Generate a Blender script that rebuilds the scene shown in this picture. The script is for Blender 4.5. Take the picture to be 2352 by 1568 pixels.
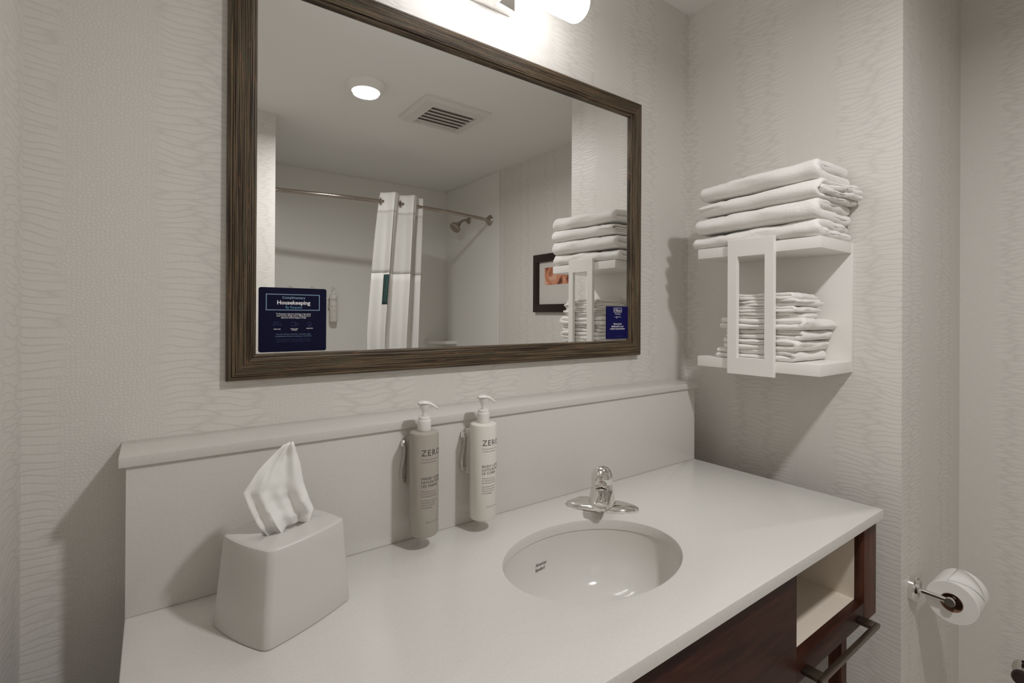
import bpy, bmesh, math, random
from mathutils import Vector, Matrix, noise

PI = math.pi
S = bpy.context.scene
COL = S.collection
for o in list(bpy.data.objects):
    bpy.data.objects.remove(o, do_unlink=True)

# ------------------------------------------------------------------ camera
F_PX, CX, CY = 1133.79, 1180.76, 721.80
CAM = Vector((-1.5484, -1.0606, 1.3262))
yaw, pit, rol = math.radians(-36.2249), math.radians(-0.1342), math.radians(0.3139)
fw = Vector((-math.sin(yaw) * math.cos(pit), math.cos(yaw) * math.cos(pit), -math.sin(pit)))
rt = Vector((math.cos(yaw), math.sin(yaw), 0))
up = rt.cross(fw)
rt, up = rt * math.cos(rol) + up * math.sin(rol), up * math.cos(rol) - rt * math.sin(rol)
cd = bpy.data.cameras.new('camera')
cam = bpy.data.objects.new('camera', cd)
COL.objects.link(cam)
cam.matrix_world = Matrix(((rt.x, up.x, -fw.x, CAM.x), (rt.y, up.y, -fw.y, CAM.y), (rt.z, up.z, -fw.z, CAM.z), (0, 0, 0, 1)))
cd.sensor_fit = 'HORIZONTAL'
cd.sensor_width = 36.0
cd.lens = F_PX / 2352 * 36
cd.shift_x = -(CX - 1176) / 2352
cd.shift_y = -(784 - CY) / 2352
cd.clip_start = 0.02
S.camera = cam

# ------------------------------------------------------------------ world, exposure
w = bpy.data.worlds.new('world')
S.world = w
w.use_nodes = True
w.node_tree.nodes['Background'].inputs[0].default_value = (0.5, 0.48, 0.45, 1)
w.node_tree.nodes['Background'].inputs[1].default_value = 0.0
S.view_settings.view_transform = 'Standard'
S.view_settings.look = 'None'
S.view_settings.gamma = 1.0
S.view_settings.use_curve_mapping = False
S.view_settings.exposure = -0.05
S.cycles.max_bounces = 9
S.cycles.diffuse_bounces = 6
S.cycles.glossy_bounces = 4
S.cycles.transmission_bounces = 2
TUBE_POWER = 6.8     # radiance of the vanity tube
DISC_POWER = 14.8     # watts of the ceiling disc

# ------------------------------------------------------------------ key dimensions (metres)
ZC = 0.865             # counter top
ZH = 2.406             # ceiling
XL = -1.710            # left wall
XB = 0.541             # far right wall (toilet nook, shower)
YW = -0.628            # end of the right wall beside the vanity
YS = -1.859            # wall behind the camera
XS = -1.019            # shower end wall
YL = -2.820            # shower back wall
YT = -2.010            # shower front line
CXL, CXR = -1.580, -0.125   # counter ends
YF = -0.628            # counter front
YB = -0.1132           # backsplash face


# ------------------------------------------------------------------ materials
def lin(c):
    c = c / 255.0
    return c / 12.92 if c <= 0.04045 else ((c + 0.055) / 1.055) ** 2.4


def rgb(r, g, b):
    return (lin(r), lin(g), lin(b), 1)


class NT:
    def __init__(s, m):
        s.t = m.node_tree
        s.b = s.t.nodes['Principled BSDF']

    def n(s, typ, **kw):
        x = s.t.nodes.new(typ)
        for k, v in kw.items():
            if k.startswith('i_'):
                x.inputs[k[2:].replace('_', ' ')].default_value = v
            else:
                setattr(x, k, v)
        return x

    def l(s, a, b):
        s.t.links.new(a, b)

    def math(s, op, a, b=None, c=None):
        x = s.t.nodes.new('ShaderNodeMath')
        x.operation = op
        for i, v in enumerate((a, b, c)):
            if v is None:
                continue
            if hasattr(v, 'is_output'):
                s.l(v, x.inputs[i])
            else:
                x.inputs[i].default_value = v
        return x.outputs[0]

    def mix(s, fac, a, b):
        x = s.t.nodes.new('ShaderNodeMix')
        x.data_type = 'RGBA'
        for i, v in ((0, fac), (6, a), (7, b)):
            if hasattr(v, 'is_output'):
                s.l(v, x.inputs[i])
            else:
                x.inputs[i].default_value = v
        return x.outputs[2]

    def mixf(s, fac, a, b):
        x = s.t.nodes.new('ShaderNodeMix')
        for i, v in ((0, fac), (2, a), (3, b)):
            if hasattr(v, 'is_output'):
                s.l(v, x.inputs[i])
            else:
                x.inputs[i].default_value = v
        return x.outputs[0]

    def bump(s, h, strength=0.3, dist=0.002):
        x = s.n('ShaderNodeBump')
        x.inputs['Strength'].default_value = strength
        x.inputs['Distance'].default_value = dist
        s.l(h, x.inputs['Height'])
        s.l(x.outputs[0], s.b.inputs['Normal'])
        return x


def mat(name, col, rough=0.5, metal=0.0, spec=0.5, **kw):
    m = bpy.data.materials.new(name)
    m.use_nodes = True
    b = m.node_tree.nodes['Principled BSDF']
    b.inputs['Base Color'].default_value = col
    b.inputs['Roughness'].default_value = rough
    b.inputs['Metallic'].default_value = metal
    b.inputs['Specular IOR Level'].default_value = spec
    for k, v in kw.items():
        b.inputs[k].default_value = v
    return m


M = {}


def wallpaper():
    m = mat('reptile_wallpaper', rgb(208, 202, 194), 0.42, spec=0.45)
    t = NT(m)
    g = t.n('ShaderNodeNewGeometry')
    sp = t.n('ShaderNodeSeparateXYZ')
    t.l(g.outputs['Position'], sp.inputs[0])
    u = t.math('ADD', sp.outputs[0], sp.outputs[1])
    v = sp.outputs[2]
    cb = t.n('ShaderNodeCombineXYZ')
    t.l(u, cb.inputs[0]); t.l(v, cb.inputs[1])
    n1 = t.n('ShaderNodeTexNoise', i_Scale=7.0, i_Detail=2.0)
    t.l(cb.outputs[0], n1.inputs['Vector'])
    wob = t.math('SUBTRACT', n1.outputs[0], 0.5)
    # pebbled columns alternate with wide ladder scales
    ph = t.math('MULTIPLY', t.math('ADD', t.math('ADD', u, 1.6), t.math('MULTIPLY', wob, 0.09)), 2 * PI / 0.2975)
    cs = t.math('COSINE', ph)
    mr = t.n('ShaderNodeMapRange', interpolation_type='SMOOTHSTEP')
    t.l(cs, mr.inputs[0])
    mr.inputs[1].default_value = 0.05; mr.inputs[2].default_value = 0.55
    mask = mr.outputs[0]
    v2 = t.math('ADD', v, t.math('MULTIPLY', wob, 0.055))
    c1 = t.n('ShaderNodeCombineXYZ')
    t.l(t.math('MULTIPLY', u, 11.0), c1.inputs[0]); t.l(t.math('MULTIPLY', v2, 82.0), c1.inputs[1])
    vo1 = t.n('ShaderNodeTexVoronoi', voronoi_dimensions='2D', feature='DISTANCE_TO_EDGE', i_Scale=1.0, i_Randomness=0.62)
    t.l(c1.outputs[0], vo1.inputs['Vector'])
    c2 = t.n('ShaderNodeCombineXYZ')
    t.l(t.math('MULTIPLY', u, 165.0), c2.inputs[0]); t.l(t.math('MULTIPLY', v2, 190.0), c2.inputs[1])
    vo2 = t.n('ShaderNodeTexVoronoi', voronoi_dimensions='2D', feature='DISTANCE_TO_EDGE', i_Scale=1.0, i_Randomness=0.85)
    t.l(c2.outputs[0], vo2.inputs['Vector'])
    h1 = t.math('MINIMUM', t.math('MULTIPLY', vo1.outputs[0], 5.0), 1.0)
    h2 = t.math('MINIMUM', t.math('MULTIPLY', vo2.outputs[0], 2.6), 1.0)
    h1 = t.math('POWER', h1, 0.6)
    # fine upright striation inside the ladder scales
    c3 = t.n('ShaderNodeCombineXYZ')
    t.l(t.math('MULTIPLY', u, 210.0), c3.inputs[0]); t.l(t.math('MULTIPLY', v2, 60.0), c3.inputs[1])
    n3 = t.n('ShaderNodeTexNoise', i_Scale=1.0, i_Detail=1.0)
    t.l(c3.outputs[0], n3.inputs['Vector'])
    h1 = t.math('MULTIPLY', h1, t.math('ADD', 0.72, t.math('MULTIPLY', n3.outputs[0], 0.45)))
    h = t.mixf(mask, h1, h2)
    hh = t.mixf(mask, t.math('MULTIPLY', h1, 1.0), t.math('MULTIPLY', h2, 0.7))
    t.bump(hh, 0.27, 0.0012)
    hc_ = t.mixf(mask, h1, t.math('ADD', t.math('MULTIPLY', h2, 0.55), 0.45))
    col = t.mix(hc_, rgb(209, 204, 198), rgb(222, 218, 212))
    t.l(col, t.b.inputs['Base Color'])
    return m


def noise_bump_mat(name, col, rough, scale, strength, dist=0.001, spec=0.5, col2=None, cscale=3.0, **kw):
    m = mat(name, col, rough, spec=spec, **kw)
    t = NT(m)
    tc = t.n('ShaderNodeTexCoord')
    nz = t.n('ShaderNodeTexNoise', i_Scale=scale, i_Detail=3.0)
    t.l(tc.outputs['Object'], nz.inputs['Vector'])
    if strength:
        t.bump(nz.outputs[0], strength, dist)
    if col2:
        n2 = t.n('ShaderNodeTexNoise', i_Scale=cscale, i_Detail=3.0)
        t.l(tc.outputs['Object'], n2.inputs['Vector'])
        mr = t.n('ShaderNodeMapRange')
        mr.inputs[1].default_value = 0.4; mr.inputs[2].default_value = 0.62
        t.l(n2.outputs[0], mr.inputs[0])
        t.l(t.mix(mr.outputs[0], col, col2), t.b.inputs['Base Color'])
    return m


def wood(name, stretch, ca, cb_, cc, rough=0.45):
    m = mat(name, ca, rough, spec=0.18)
    t = NT(m)
    tc = t.n('ShaderNodeTexCoord')
    mp = t.n('ShaderNodeMapping')
    mp.inputs['Scale'].default_value = stretch
    t.l(tc.outputs['Object'], mp.inputs[0])
    n1 = t.n('ShaderNodeTexNoise', i_Scale=4.0, i_Detail=6.0, i_Roughness=0.65, i_Distortion=0.6)
    t.l(mp.outputs[0], n1.inputs['Vector'])
    n2 = t.n('ShaderNodeTexNoise', i_Scale=16.0, i_Detail=3.0)
    t.l(mp.outputs[0], n2.inputs['Vector'])
    r = t.n('ShaderNodeValToRGB')
    e = r.color_ramp.elements
    e[0].position = 0.32; e[0].color = ca
    e[1].position = 0.62; e[1].color = cb_
    e.new(0.8).color = cc
    t.l(n1.outputs[0], r.inputs[0])
    mr = t.n('ShaderNodeMapRange')
    mr.inputs[1].default_value = 0.5; mr.inputs[2].default_value = 0.75
    mr.inputs[4].default_value = 0.45
    t.l(n2.outputs[0], mr.inputs[0])
    t.l(t.mix(mr.outputs[0], r.outputs[0], ca), t.b.inputs['Base Color'])
    t.bump(n2.outputs[0], 0.15, 0.001)
    return m


def frame_wood():
    m = mat('weathered_frame', rgb(74, 62, 48), 0.5, spec=0.35)
    t = NT(m)
    tc = t.n('ShaderNodeTexCoord')

    def nz(scx, scy, off, det=2.0):
        mp = t.n('ShaderNodeMapping')
        mp.inputs['Scale'].default_value = (scx, scy, 30)
        mp.inputs['Location'].default_value = (off, off * 2.3, 0)
        t.l(tc.outputs['Object'], mp.inputs[0])
        x = t.n('ShaderNodeTexNoise', i_Scale=1.0, i_Detail=det, i_Roughness=0.6)
        t.l(mp.outputs[0], x.inputs['Vector'])
        return x.outputs[0]

    def thr(x, a, b):
        mr = t.n('ShaderNodeMapRange', interpolation_type='SMOOTHSTEP')
        mr.inputs[1].default_value = a; mr.inputs[2].default_value = b
        t.l(x, mr.inputs[0])
        return mr.outputs[0]
    line = nz(5, 420, 0.3, 3)
    c = t.mix(thr(line, 0.34, 0.64), rgb(50, 38, 28), rgb(114, 97, 76))
    c = t.mix(t.math('MULTIPLY', thr(nz(14, 130, 3.1), 0.58, 0.7), 0.6), c, rgb(76, 84, 66))
    c = t.mix(t.math('MULTIPLY', thr(nz(26, 200, 7.7), 0.62, 0.72), 0.5), c, rgb(150, 106, 74))
    c = t.mix(t.math('MULTIPLY', thr(nz(9, 330, 5.2), 0.56, 0.7), 0.6), c, rgb(40, 28, 20))
    t.l(c, t.b.inputs['Base Color'])
    t.bump(line, 0.5, 0.0012)
    return m


def terry(name, col):
    m = mat(name, col, 0.95, spec=0.15)
    b = m.node_tree.nodes['Principled BSDF']
    b.inputs['Sheen Weight'].default_value = 0.25
    b.inputs['Sheen Roughness'].default_value = 0.6
    t = NT(m)
    g = t.n('ShaderNodeNewGeometry')
    v1 = t.n('ShaderNodeTexVoronoi', i_Scale=720.0)
    t.l(g.outputs['Position'], v1.inputs['Vector'])
    n1 = t.n('ShaderNodeTexNoise', i_Scale=170.0, i_Detail=4.0)
    t.l(g.outputs['Position'], n1.inputs['Vector'])
    h = t.math('ADD', t.math('MULTIPLY', v1.outputs[0], -0.8), t.math('MULTIPLY', n1.outputs[0], 1.2))
    t.bump(h, 0.5, 0.0022)
    return m


def emit(name, col, power):
    m = mat(name, (0.9, 0.9, 0.9, 1), 0.4)
    b = m.node_tree.nodes['Principled BSDF']
    b.inputs['Emission Color'].default_value = col
    b.inputs['Emission Strength'].default_value = power
    return m


M['wallpaper'] = wallpaper()
M['ceiling'] = noise_bump_mat('ceiling_paint', rgb(236, 235, 232), 0.85, 160, 0.12)
M['floor'] = noise_bump_mat('floor_tile', rgb(222, 217, 210), 0.4, 40, 0.05, col2=rgb(214, 208, 200))
M['surround'] = mat('solid_surround', rgb(232, 230, 225), 0.16, spec=0.5)
M['quartz'] = noise_bump_mat('white_quartz', rgb(212, 209, 203), 0.22, 500, 0.0, col2=rgb(209, 206, 200), cscale=220.0)
M['porcelain'] = mat('porcelain', rgb(212, 209, 203), 0.07, spec=0.55)
M['lacquer'] = mat('white_lacquer', rgb(236, 233, 228), 0.32)
M['gloss_white'] = mat('white_plastic', rgb(202, 199, 194), 0.22)
M['pump_white'] = mat('pump_plastic', rgb(232, 230, 225), 0.3)
M['bottle_white'] = mat('bottle_plastic', rgb(224, 220, 212), 0.35)
M['bottle_taupe'] = mat('bottle_taupe', rgb(170, 163, 153), 0.4)
M['ink'] = mat('label_ink', rgb(78, 72, 68), 0.6)
M['ink_soft'] = mat('label_ink_soft', rgb(128, 122, 115), 0.6)
M['chrome'] = mat('chrome', (0.82, 0.80, 0.78, 1), 0.06, 1.0)
M['nickel'] = mat('warm_nickel', (0.44, 0.385, 0.34, 1), 0.12, 1.0)
M['pewter'] = mat('brushed_pewter', rgb(122, 112, 100), 0.34, 1.0)
M['bronze'] = mat('dark_bronze', rgb(58, 48, 44), 0.35, 0.5)
M['mirror'] = mat('mirror_silver', (0.90, 0.90, 0.885, 1), 0.0, 1.0)
M['frame'] = frame_wood()
M['walnut'] = wood('walnut_veneer', (1.6, 14, 14), rgb(40, 19, 13), rgb(66, 34, 24), rgb(84, 48, 34))
M['walnut_up'] = wood('walnut_upright', (14, 14, 1.6), rgb(58, 32, 24), rgb(92, 56, 42), rgb(108, 70, 54))
M['cream'] = mat('cream_liner', rgb(224, 212, 196), 0.55)
M['terry'] = terry('white_terry', rgb(242, 239, 234))
M['paper'] = noise_bump_mat('tissue_paper', rgb(233, 231, 226), 0.9, 140, 0.15, 0.001, spec=0.15)
M['tissue'] = mat('facial_tissue', rgb(238, 237, 233), 0.95, spec=0.1)
M['core'] = noise_bump_mat('cardboard', rgb(150, 114, 92), 0.85, 60, 0.1)
M['navy'] = mat('navy_print', rgb(8, 9, 44), 0.55, spec=0.15)
M['navy2'] = mat('navy_print_bright', rgb(16, 15, 78), 0.5, spec=0.18)
M['card_white'] = mat('card_white', rgb(232, 230, 232), 0.4)
M['card_blue'] = mat('card_pale_blue', rgb(132, 160, 184), 0.4)
M['card_teal'] = mat('card_teal', rgb(84, 132, 160), 0.4)
M['card_dim'] = mat('card_dim', rgb(64, 74, 120), 0.4)
M['curtain'] = noise_bump_mat('curtain_cloth', rgb(218, 215, 210), 0.85, 220, 0.2, spec=0.2)
M['sheer'] = noise_bump_mat('curtain_sheer', rgb(202, 199, 193), 0.85, 260, 0.25, spec=0.2)
M['label_teal'] = mat('label_teal', rgb(38, 66, 64), 0.6)
M['label_pale'] = mat('label_pale', rgb(176, 196, 190), 0.6)
M['picture_frame'] = mat('espresso_frame', rgb(36, 17, 15), 0.3)
M['mat_board'] = mat('mat_board', rgb(206, 201, 195), 0.9)
M['red_dot'] = mat('red_dot', rgb(170, 40, 34), 0.4)
M['black'] = mat('black_rubber', rgb(18, 16, 15), 0.6)
M['grille'] = mat('grille_plastic', rgb(220, 218, 213), 0.45)
M['grille_dark'] = mat('grille_backing', rgb(214, 206, 198), 0.8)  # duct plate behind the slats, slightly darker than the grille
M['tube'] = emit('lit_tube', (0.99, 0.99, 1.0, 1), TUBE_POWER)
M['disc'] = emit('lit_disc', (0.99, 0.99, 1.0, 1), 4.0)
for nm in ('tissue', 'sheer'):
    b_ = M[nm].node_tree.nodes['Principled BSDF']
    b_.inputs['Subsurface Weight'].default_value = 0.0
M['art'] = None


def art_mat():
    m = mat('watercolour_print', rgb(206, 160, 130), 0.9)
    t = NT(m)
    tc = t.n('ShaderNodeTexCoord')
    n1 = t.n('ShaderNodeTexNoise', i_Scale=9.0, i_Detail=5.0, i_Distortion=1.2)
    t.l(tc.outputs['Object'], n1.inputs['Vector'])
    r = t.n('ShaderNodeValToRGB')
    e = r.color_ramp.elements
    e[0].position = 0.36; e[0].color = rgb(104, 62, 44)
    e[1].position = 0.47; e[1].color = rgb(206, 132, 100)
    e.new(0.62).color = rgb(216, 178, 150)
    t.l(n1.outputs[0], r.inputs[0])
    t.l(r.outputs[0], t.b.inputs['Base Color'])
    return m


M['art'] = art_mat()


# ------------------------------------------------------------------ mesh helpers
class MB:
    def __init__(s):
        s.v = []
        s.f = []

    def add(s, vs, fs):
        k = len(s.v)
        s.v += [tuple(p) for p in vs]
        s.f += [tuple(i + k for i in f) for f in fs]
        return s

    def box(s, x0, x1, y0, y1, z0, z1, bev=0.0, seg=2):
        x0, x1 = sorted((x0, x1)); y0, y1 = sorted((y0, y1)); z0, z1 = sorted((z0, z1))
        if not bev:
            vs = [(x, y, z) for z in (z0, z1) for y in (y0, y1) for x in (x0, x1)]
            fs = [(0, 2, 3, 1), (4, 5, 7, 6), (0, 1, 5, 4), (2, 6, 7, 3), (0, 4, 6, 2), (1, 3, 7, 5)]
            return s.add(vs, fs)
        bm = bmesh.new()
        bmesh.ops.create_cube(bm, size=1.0)
        for q in bm.verts:
            q.co = Vector(((x0 + x1) / 2 + q.co.x * (x1 - x0), (y0 + y1) / 2 + q.co.y * (y1 - y0), (z0 + z1) / 2 + q.co.z * (z1 - z0)))
        bmesh.ops.bevel(bm, geom=bm.edges[:], offset=bev, segments=seg, affect='EDGES', profile=0.6)
        bm.verts.index_update()
        s.add([q.co[:] for q in bm.verts], [[q.index for q in f.verts] for f in bm.faces])
        bm.free()
        return s

    def loft(s, rings, cap0=True, cap1=True, closed=True):
        n = len(rings[0])
        vs = [p for r in rings for p in r]
        fs = []
        for i in range(len(rings) - 1):
            for j in range(n if closed else n - 1):
                k = (j + 1) % n
                fs.append((i * n + j, i * n + k, (i + 1) * n + k, (i + 1) * n + j))
        if cap0:
            fs.append(tuple(range(n - 1, -1, -1)))
        if cap1:
            m = (len(rings) - 1) * n
            fs.append(tuple(range(m, m + n)))
        return s.add(vs, fs)

    def tube(s, pts, r, n=16, caps=True, flat=1.0):
        pts = [Vector(p) for p in pts]
        rr = r if isinstance(r, (list, tuple)) else [r] * len(pts)
        rings = []
        ref = None
        for i, p in enumerate(pts):
            d = (pts[min(i + 1, len(pts) - 1)] - pts[max(i - 1, 0)]).normalized()
            if ref is None:
                ref = Vector((0, 0, 1)) if abs(d.z) < 0.9 else Vector((1, 0, 0))
            a = d.cross(ref).normalized()
            b = a.cross(d).normalized()
            ref = b
            rings.append([p + a * (rr[i] * math.cos(2 * PI * k / n)) + b * (rr[i] * flat * math.sin(2 * PI * k / n)) for k in range(n)])
        return s.loft(rings, caps, caps)

    def lathe(s, prof, org, axis, n=32, sx=1.0, sy=1.0, cap0=True, cap1=True):
        """prof: (radius, height) pairs turned about axis at org"""
        ax = Vector(axis).normalized()
        ref = Vector((1, 0, 0)) if abs(ax.x) < 0.9 else Vector((0, 0, 1))
        a = (ref - ax * ref.dot(ax)).normalized()
        b = ax.cross(a)
        o = Vector(org)
        rings = [[o + ax * h + a * (r * sx * math.cos(2 * PI * k / n)) + b * (r * sy * math.sin(2 * PI * k / n)) for k in range(n)] for r, h in prof]
        return s.loft(rings, cap0, cap1)


def finish(name, mb, m, parent=None, smooth=True, ang=35):
    me = bpy.data.meshes.new(name)
    base = parent_world(parent) if parent else Vector((0, 0, 0))
    me.from_pydata([(p[0] - base.x, p[1] - base.y, p[2] - base.z) for p in mb.v], [], mb.f)
    me.validate()
    me.update()
    bm = bmesh.new()
    bm.from_mesh(me)
    bmesh.ops.recalc_face_normals(bm, faces=bm.faces[:])
    bm.to_mesh(me)
    bm.free()
    if smooth:
        me.polygons.foreach_set('use_smooth', [True] * len(me.polygons))
        me.set_sharp_from_angle(angle=math.radians(ang))
    if m is not None:
        me.materials.append(M[m] if isinstance(m, str) else m)
    o = bpy.data.objects.new(name, me)
    COL.objects.link(o)
    if parent:
        o.parent = parent
    return o


WORLD = {}


def parent_world(o):
    p = Vector((0, 0, 0))
    while o is not None:
        p += o.location
        o = o.parent
    return p


def tag(o, label=None, cat=None, group=None, kind=None):
    if label:
        o['label'] = label
    if cat:
        o['category'] = cat
    if group:
        o['group'] = group
    if kind:
        o['kind'] = kind
    return o


def thing(name, loc, label, cat, group=None):
    o = bpy.data.objects.new(name, None)
    COL.objects.link(o)
    o.location = loc
    o.empty_display_size = 0.05
    return tag(o, label, cat, group)


def solo(name, mb, m, loc, label, cat, group=None, smooth=True, ang=35):
    """a thing that is one mesh, its origin at its base"""
    mb.v = [(p[0] - loc[0], p[1] - loc[1], p[2] - loc[2]) for p in mb.v]
    o = finish(name, mb, m, None, smooth, ang)
    o.location = loc
    return tag(o, label, cat, group)


def struct(name, mb, m, label):
    o = finish(name, mb, m, None, False)
    return tag(o, label, None, None, 'structure')


def text_geo(txt, size, align='CENTER', spacing=1.0, bold=0.0, shear=0.0, res=2):
    cu = bpy.data.curves.new('txt', 'FONT')
    cu.body = txt
    cu.size = size
    cu.align_x = align
    cu.align_y = 'CENTER'
    cu.space_character = spacing
    cu.resolution_u = res
    cu.offset = bold
    cu.shear = shear
    ob = bpy.data.objects.new('txt', cu)
    COL.objects.link(ob)
    bpy.context.view_layer.update()
    me = bpy.data.meshes.new_from_object(ob.evaluated_get(bpy.context.evaluated_depsgraph_get()))
    vs = [v.co.copy() for v in me.vertices]
    fs = [tuple(p.vertices) for p in me.polygons]
    bpy.data.objects.remove(ob, do_unlink=True)
    bpy.data.curves.remove(cu)
    bpy.data.meshes.remove(me)
    return vs, fs


def sliced(vs, fs, step):
    """cut flat lettering into narrow strips so that it can follow a curve"""
    bm = bmesh.new()
    bv = [bm.verts.new(v) for v in vs]
    for f in fs:
        try:
            bm.faces.new([bv[i] for i in f])
        except ValueError:
            pass
    x0, x1 = min(v.x for v in vs), max(v.x for v in vs)
    k = math.floor(x0 / step) + 1
    while k * step < x1:
        bmesh.ops.bisect_plane(bm, geom=bm.verts[:] + bm.edges[:] + bm.faces[:], plane_co=(k * step, 0, 0), plane_no=(1, 0, 0))
        k += 1
    bm.verts.index_update()
    out = [v.co.copy() for v in bm.verts], [tuple(v.index for v in f.verts) for f in bm.faces]
    bm.free()
    return out


def lettering(name, lines, fn, m, parent, step=0):
    """lines: (text, size, cx, cy, align, spacing, bold); fn maps flat (x, y) to 3-D"""
    mb = MB()
    for L in lines:
        txt, size, cx, cy = L[:4]
        al = L[4] if len(L) > 4 else 'CENTER'
        sp = L[5] if len(L) > 5 else 1.0
        bo = L[6] if len(L) > 6 else 0.0
        vs, fs = text_geo(txt, size, al, sp, bo, L[7] if len(L) > 7 else 0.0)
        if step:
            vs, fs = sliced([v + Vector((cx, 0, 0)) for v in vs], fs, step)
            vs = [v - Vector((cx, 0, 0)) for v in vs]
        mb.add([fn(v.x + cx, v.y + cy) for v in vs], fs)
    return finish(name, mb, m, parent, False)


def rrect(cx, cy, hx, hy, r, n=6, bow=0.0):
    """rounded rectangle outline, sides bowed outwards"""
    pts = []
    for qx, qy, a0 in ((1, 1, 0), (-1, 1, PI / 2), (-1, -1, PI), (1, -1, 1.5 * PI)):
        for k in range(n + 1):
            a = a0 + PI / 2 * k / n
            pts.append((qx * (hx - r) + r * math.cos(a), qy * (hy - r) + r * math.sin(a)))
    out = []
    for i, p in enumerate(pts):
        out.append(p)
        q = pts[(i + 1) % len(pts)]
        if (i + 1) % (n + 1) == 0:
            for k in range(1, 8):
                out.append((p[0] + (q[0] - p[0]) * k / 8, p[1] + (q[1] - p[1]) * k / 8))
    res = []
    for x, y in out:
        bx = bow * (1 - (y / hy) ** 2) * (1 if x > 0 else -1) * min(1, abs(x) / hx) ** 6
        by = bow * (1 - (x / hx) ** 2) * (1 if y > 0 else -1) * min(1, abs(y) / hy) ** 6
        res.append((cx + x + bx, cy + y + by))
    return res


# ------------------------------------------------------------------ the room
struct('wall_back', MB().box(XL - 0.1, 0.12, 0.0, 0.1, 0, ZH), 'wallpaper', 'pale reptile-pattern papered wall behind the framed mirror')
struct('wall_right', MB().box(0, 0.12, YW, 0.0, 0, ZH), 'wallpaper', 'pale papered wall that carries the white towel shelf')
struct('wall_alcove', MB().box(0.12, XB, YW, YW + 0.12, 0, ZH), 'wallpaper', 'papered wall holding the toilet paper holder')
struct('wall_far_right', MB().box(XB, XB + 0.1, YL - 0.1, YW + 0.12, 0, ZH), 'wallpaper', 'papered far right wall with the framed picture')
struct('wall_left', MB().box(XL - 0.1, XL, YS - 0.1, 0.0, 0, ZH), 'wallpaper', 'papered wall at the left edge of the picture')
struct('wall_entry', MB().box(XL, XS, YS - 0.1, YS, 0, ZH), 'wallpaper', 'papered wall strip at the left edge of the mirror')
struct('wall_shower_end', MB().box(XS - 0.1, XS, YL - 0.1, YS - 0.1, 0, ZH), 'ceiling', 'wall at the near end of the shower')
struct('wall_shower_back', MB().box(XS, XB, YL - 0.1, YL, 0, ZH), 'ceiling', 'wall behind the shower surround')
struct('ceiling', MB().box(XL - 0.1, XB + 0.1, YL - 0.1, 0.1, ZH, ZH + 0.1), 'ceiling', 'flat pale grey painted ceiling')
struct('floor', MB().box(XL - 0.1, XB + 0.1, YL - 0.1, 0.1, -0.1, 0), 'floor', 'grey-brown bathroom floor')

# ------------------------------------------------------------------ shower surround (seen in the mirror)
ss = thing('shower_surround', (0, YL, 0), 'glossy off-white shower wall panels reflected in the mirror', 'shower wall')
finish('back_panel', MB().box(XS, XB, YL, YL + 0.006, 0, ZH - 0.001), 'surround', ss)
finish('head_panel', MB().box(XB - 0.006, XB, YL + 0.006, YT, 0, ZH - 0.001), 'surround', ss)
finish('end_panel', MB().box(XS, XS + 0.006, YL + 0.006, YT, 0, ZH - 0.001), 'surround', ss)
finish('edge_trim', MB().box(XB - 0.012, XB, YT, YT + 0.018, 0, ZH - 0.001, 0.003), 'surround', ss)

# corner shelf
cs = MB()
prof = []
for zz in (1.083, 1.108):
    ring = [(XB - 0.006, YL + 0.006, zz)]
    for k in range(13):
        a = PI + PI / 2 * 0 + (PI / 2) * k / 12
        ring.append((XB - 0.006 + 0.2 * math.cos(PI - (PI / 2) * k / 12) * 1.0, YL + 0.006 + 0.2 * math.sin((PI / 2) * k / 12), zz))
    prof.append(ring)
solo('corner_shelf', cs.loft(prof), 'surround', (XB - 0.006, YL + 0.006, 1.083), 'white quarter-round corner shelf low in the shower reflection', 'shelf')

# ------------------------------------------------------------------ ceiling fittings
DLX, DLY = -0.745, -1.24
dl = thing('ceiling_light', (DLX, DLY, ZH), 'lit round white ceiling light reflected in the mirror', 'ceiling light')
finish('trim_ring', MB().lathe([(0.092, 0), (0.092, -0.006), (0.088, -0.012), (0.076, -0.03), (0.068, -0.034), (0.064, -0.034)], (DLX, DLY, ZH), (0, 0, 1), 48, cap1=False), 'lacquer', dl)
finish('lens', MB().lathe([(0.064, -0.0335), (0.058, -0.038), (0.035, -0.041), (0.008, -0.042)], (DLX, DLY, ZH), (0, 0, 1), 48, cap0=True), 'disc', dl)
la = bpy.data.lights.new('disc_lamp', 'AREA')
la.shape = 'DISK'
la.size = 0.115
la.energy = DISC_POWER
la.color = (0.99, 0.99, 1.0)
la.spread = math.radians(168)
lo_ = bpy.data.objects.new('disc_lamp', la)
COL.objects.link(lo_)
lo_.location = (0, 0, -0.0435)
lo_.parent = dl

fx0, fx1, fy0, fy1 = -0.478, -0.098, -1.490, -1.150
fan = thing('exhaust_fan', ((fx0 + fx1) / 2, (fy0 + fy1) / 2, ZH), 'square white exhaust fan grille on the ceiling in the mirror', 'fan grille')
gx0, gx1, gy0, gy1 = -0.408, -0.150, -1.450, -1.212
mb = MB()
ringsA = []
for (a, b, c, d, z) in ((fx0, fx1, fy0, fy1, ZH), (fx0, fx1, fy0, fy1, ZH - 0.010), (fx0 + 0.014, fx1 - 0.014, fy0 + 0.014, fy1 - 0.014, ZH - 0.024), (gx0, gx1, gy0, gy1, ZH - 0.026), (gx0, gx1, gy0, gy1, ZH - 0.004)):
    ringsA.append([(a, c, z), (b, c, z), (b, d, z), (a, d, z)])
mb.loft(ringsA, False, False)
finish('frame', mb, 'grille', fan)
finish('duct_plate', MB().box(gx0, gx1, gy0, gy1, ZH - 0.008, ZH), 'grille_dark', fan)
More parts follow.
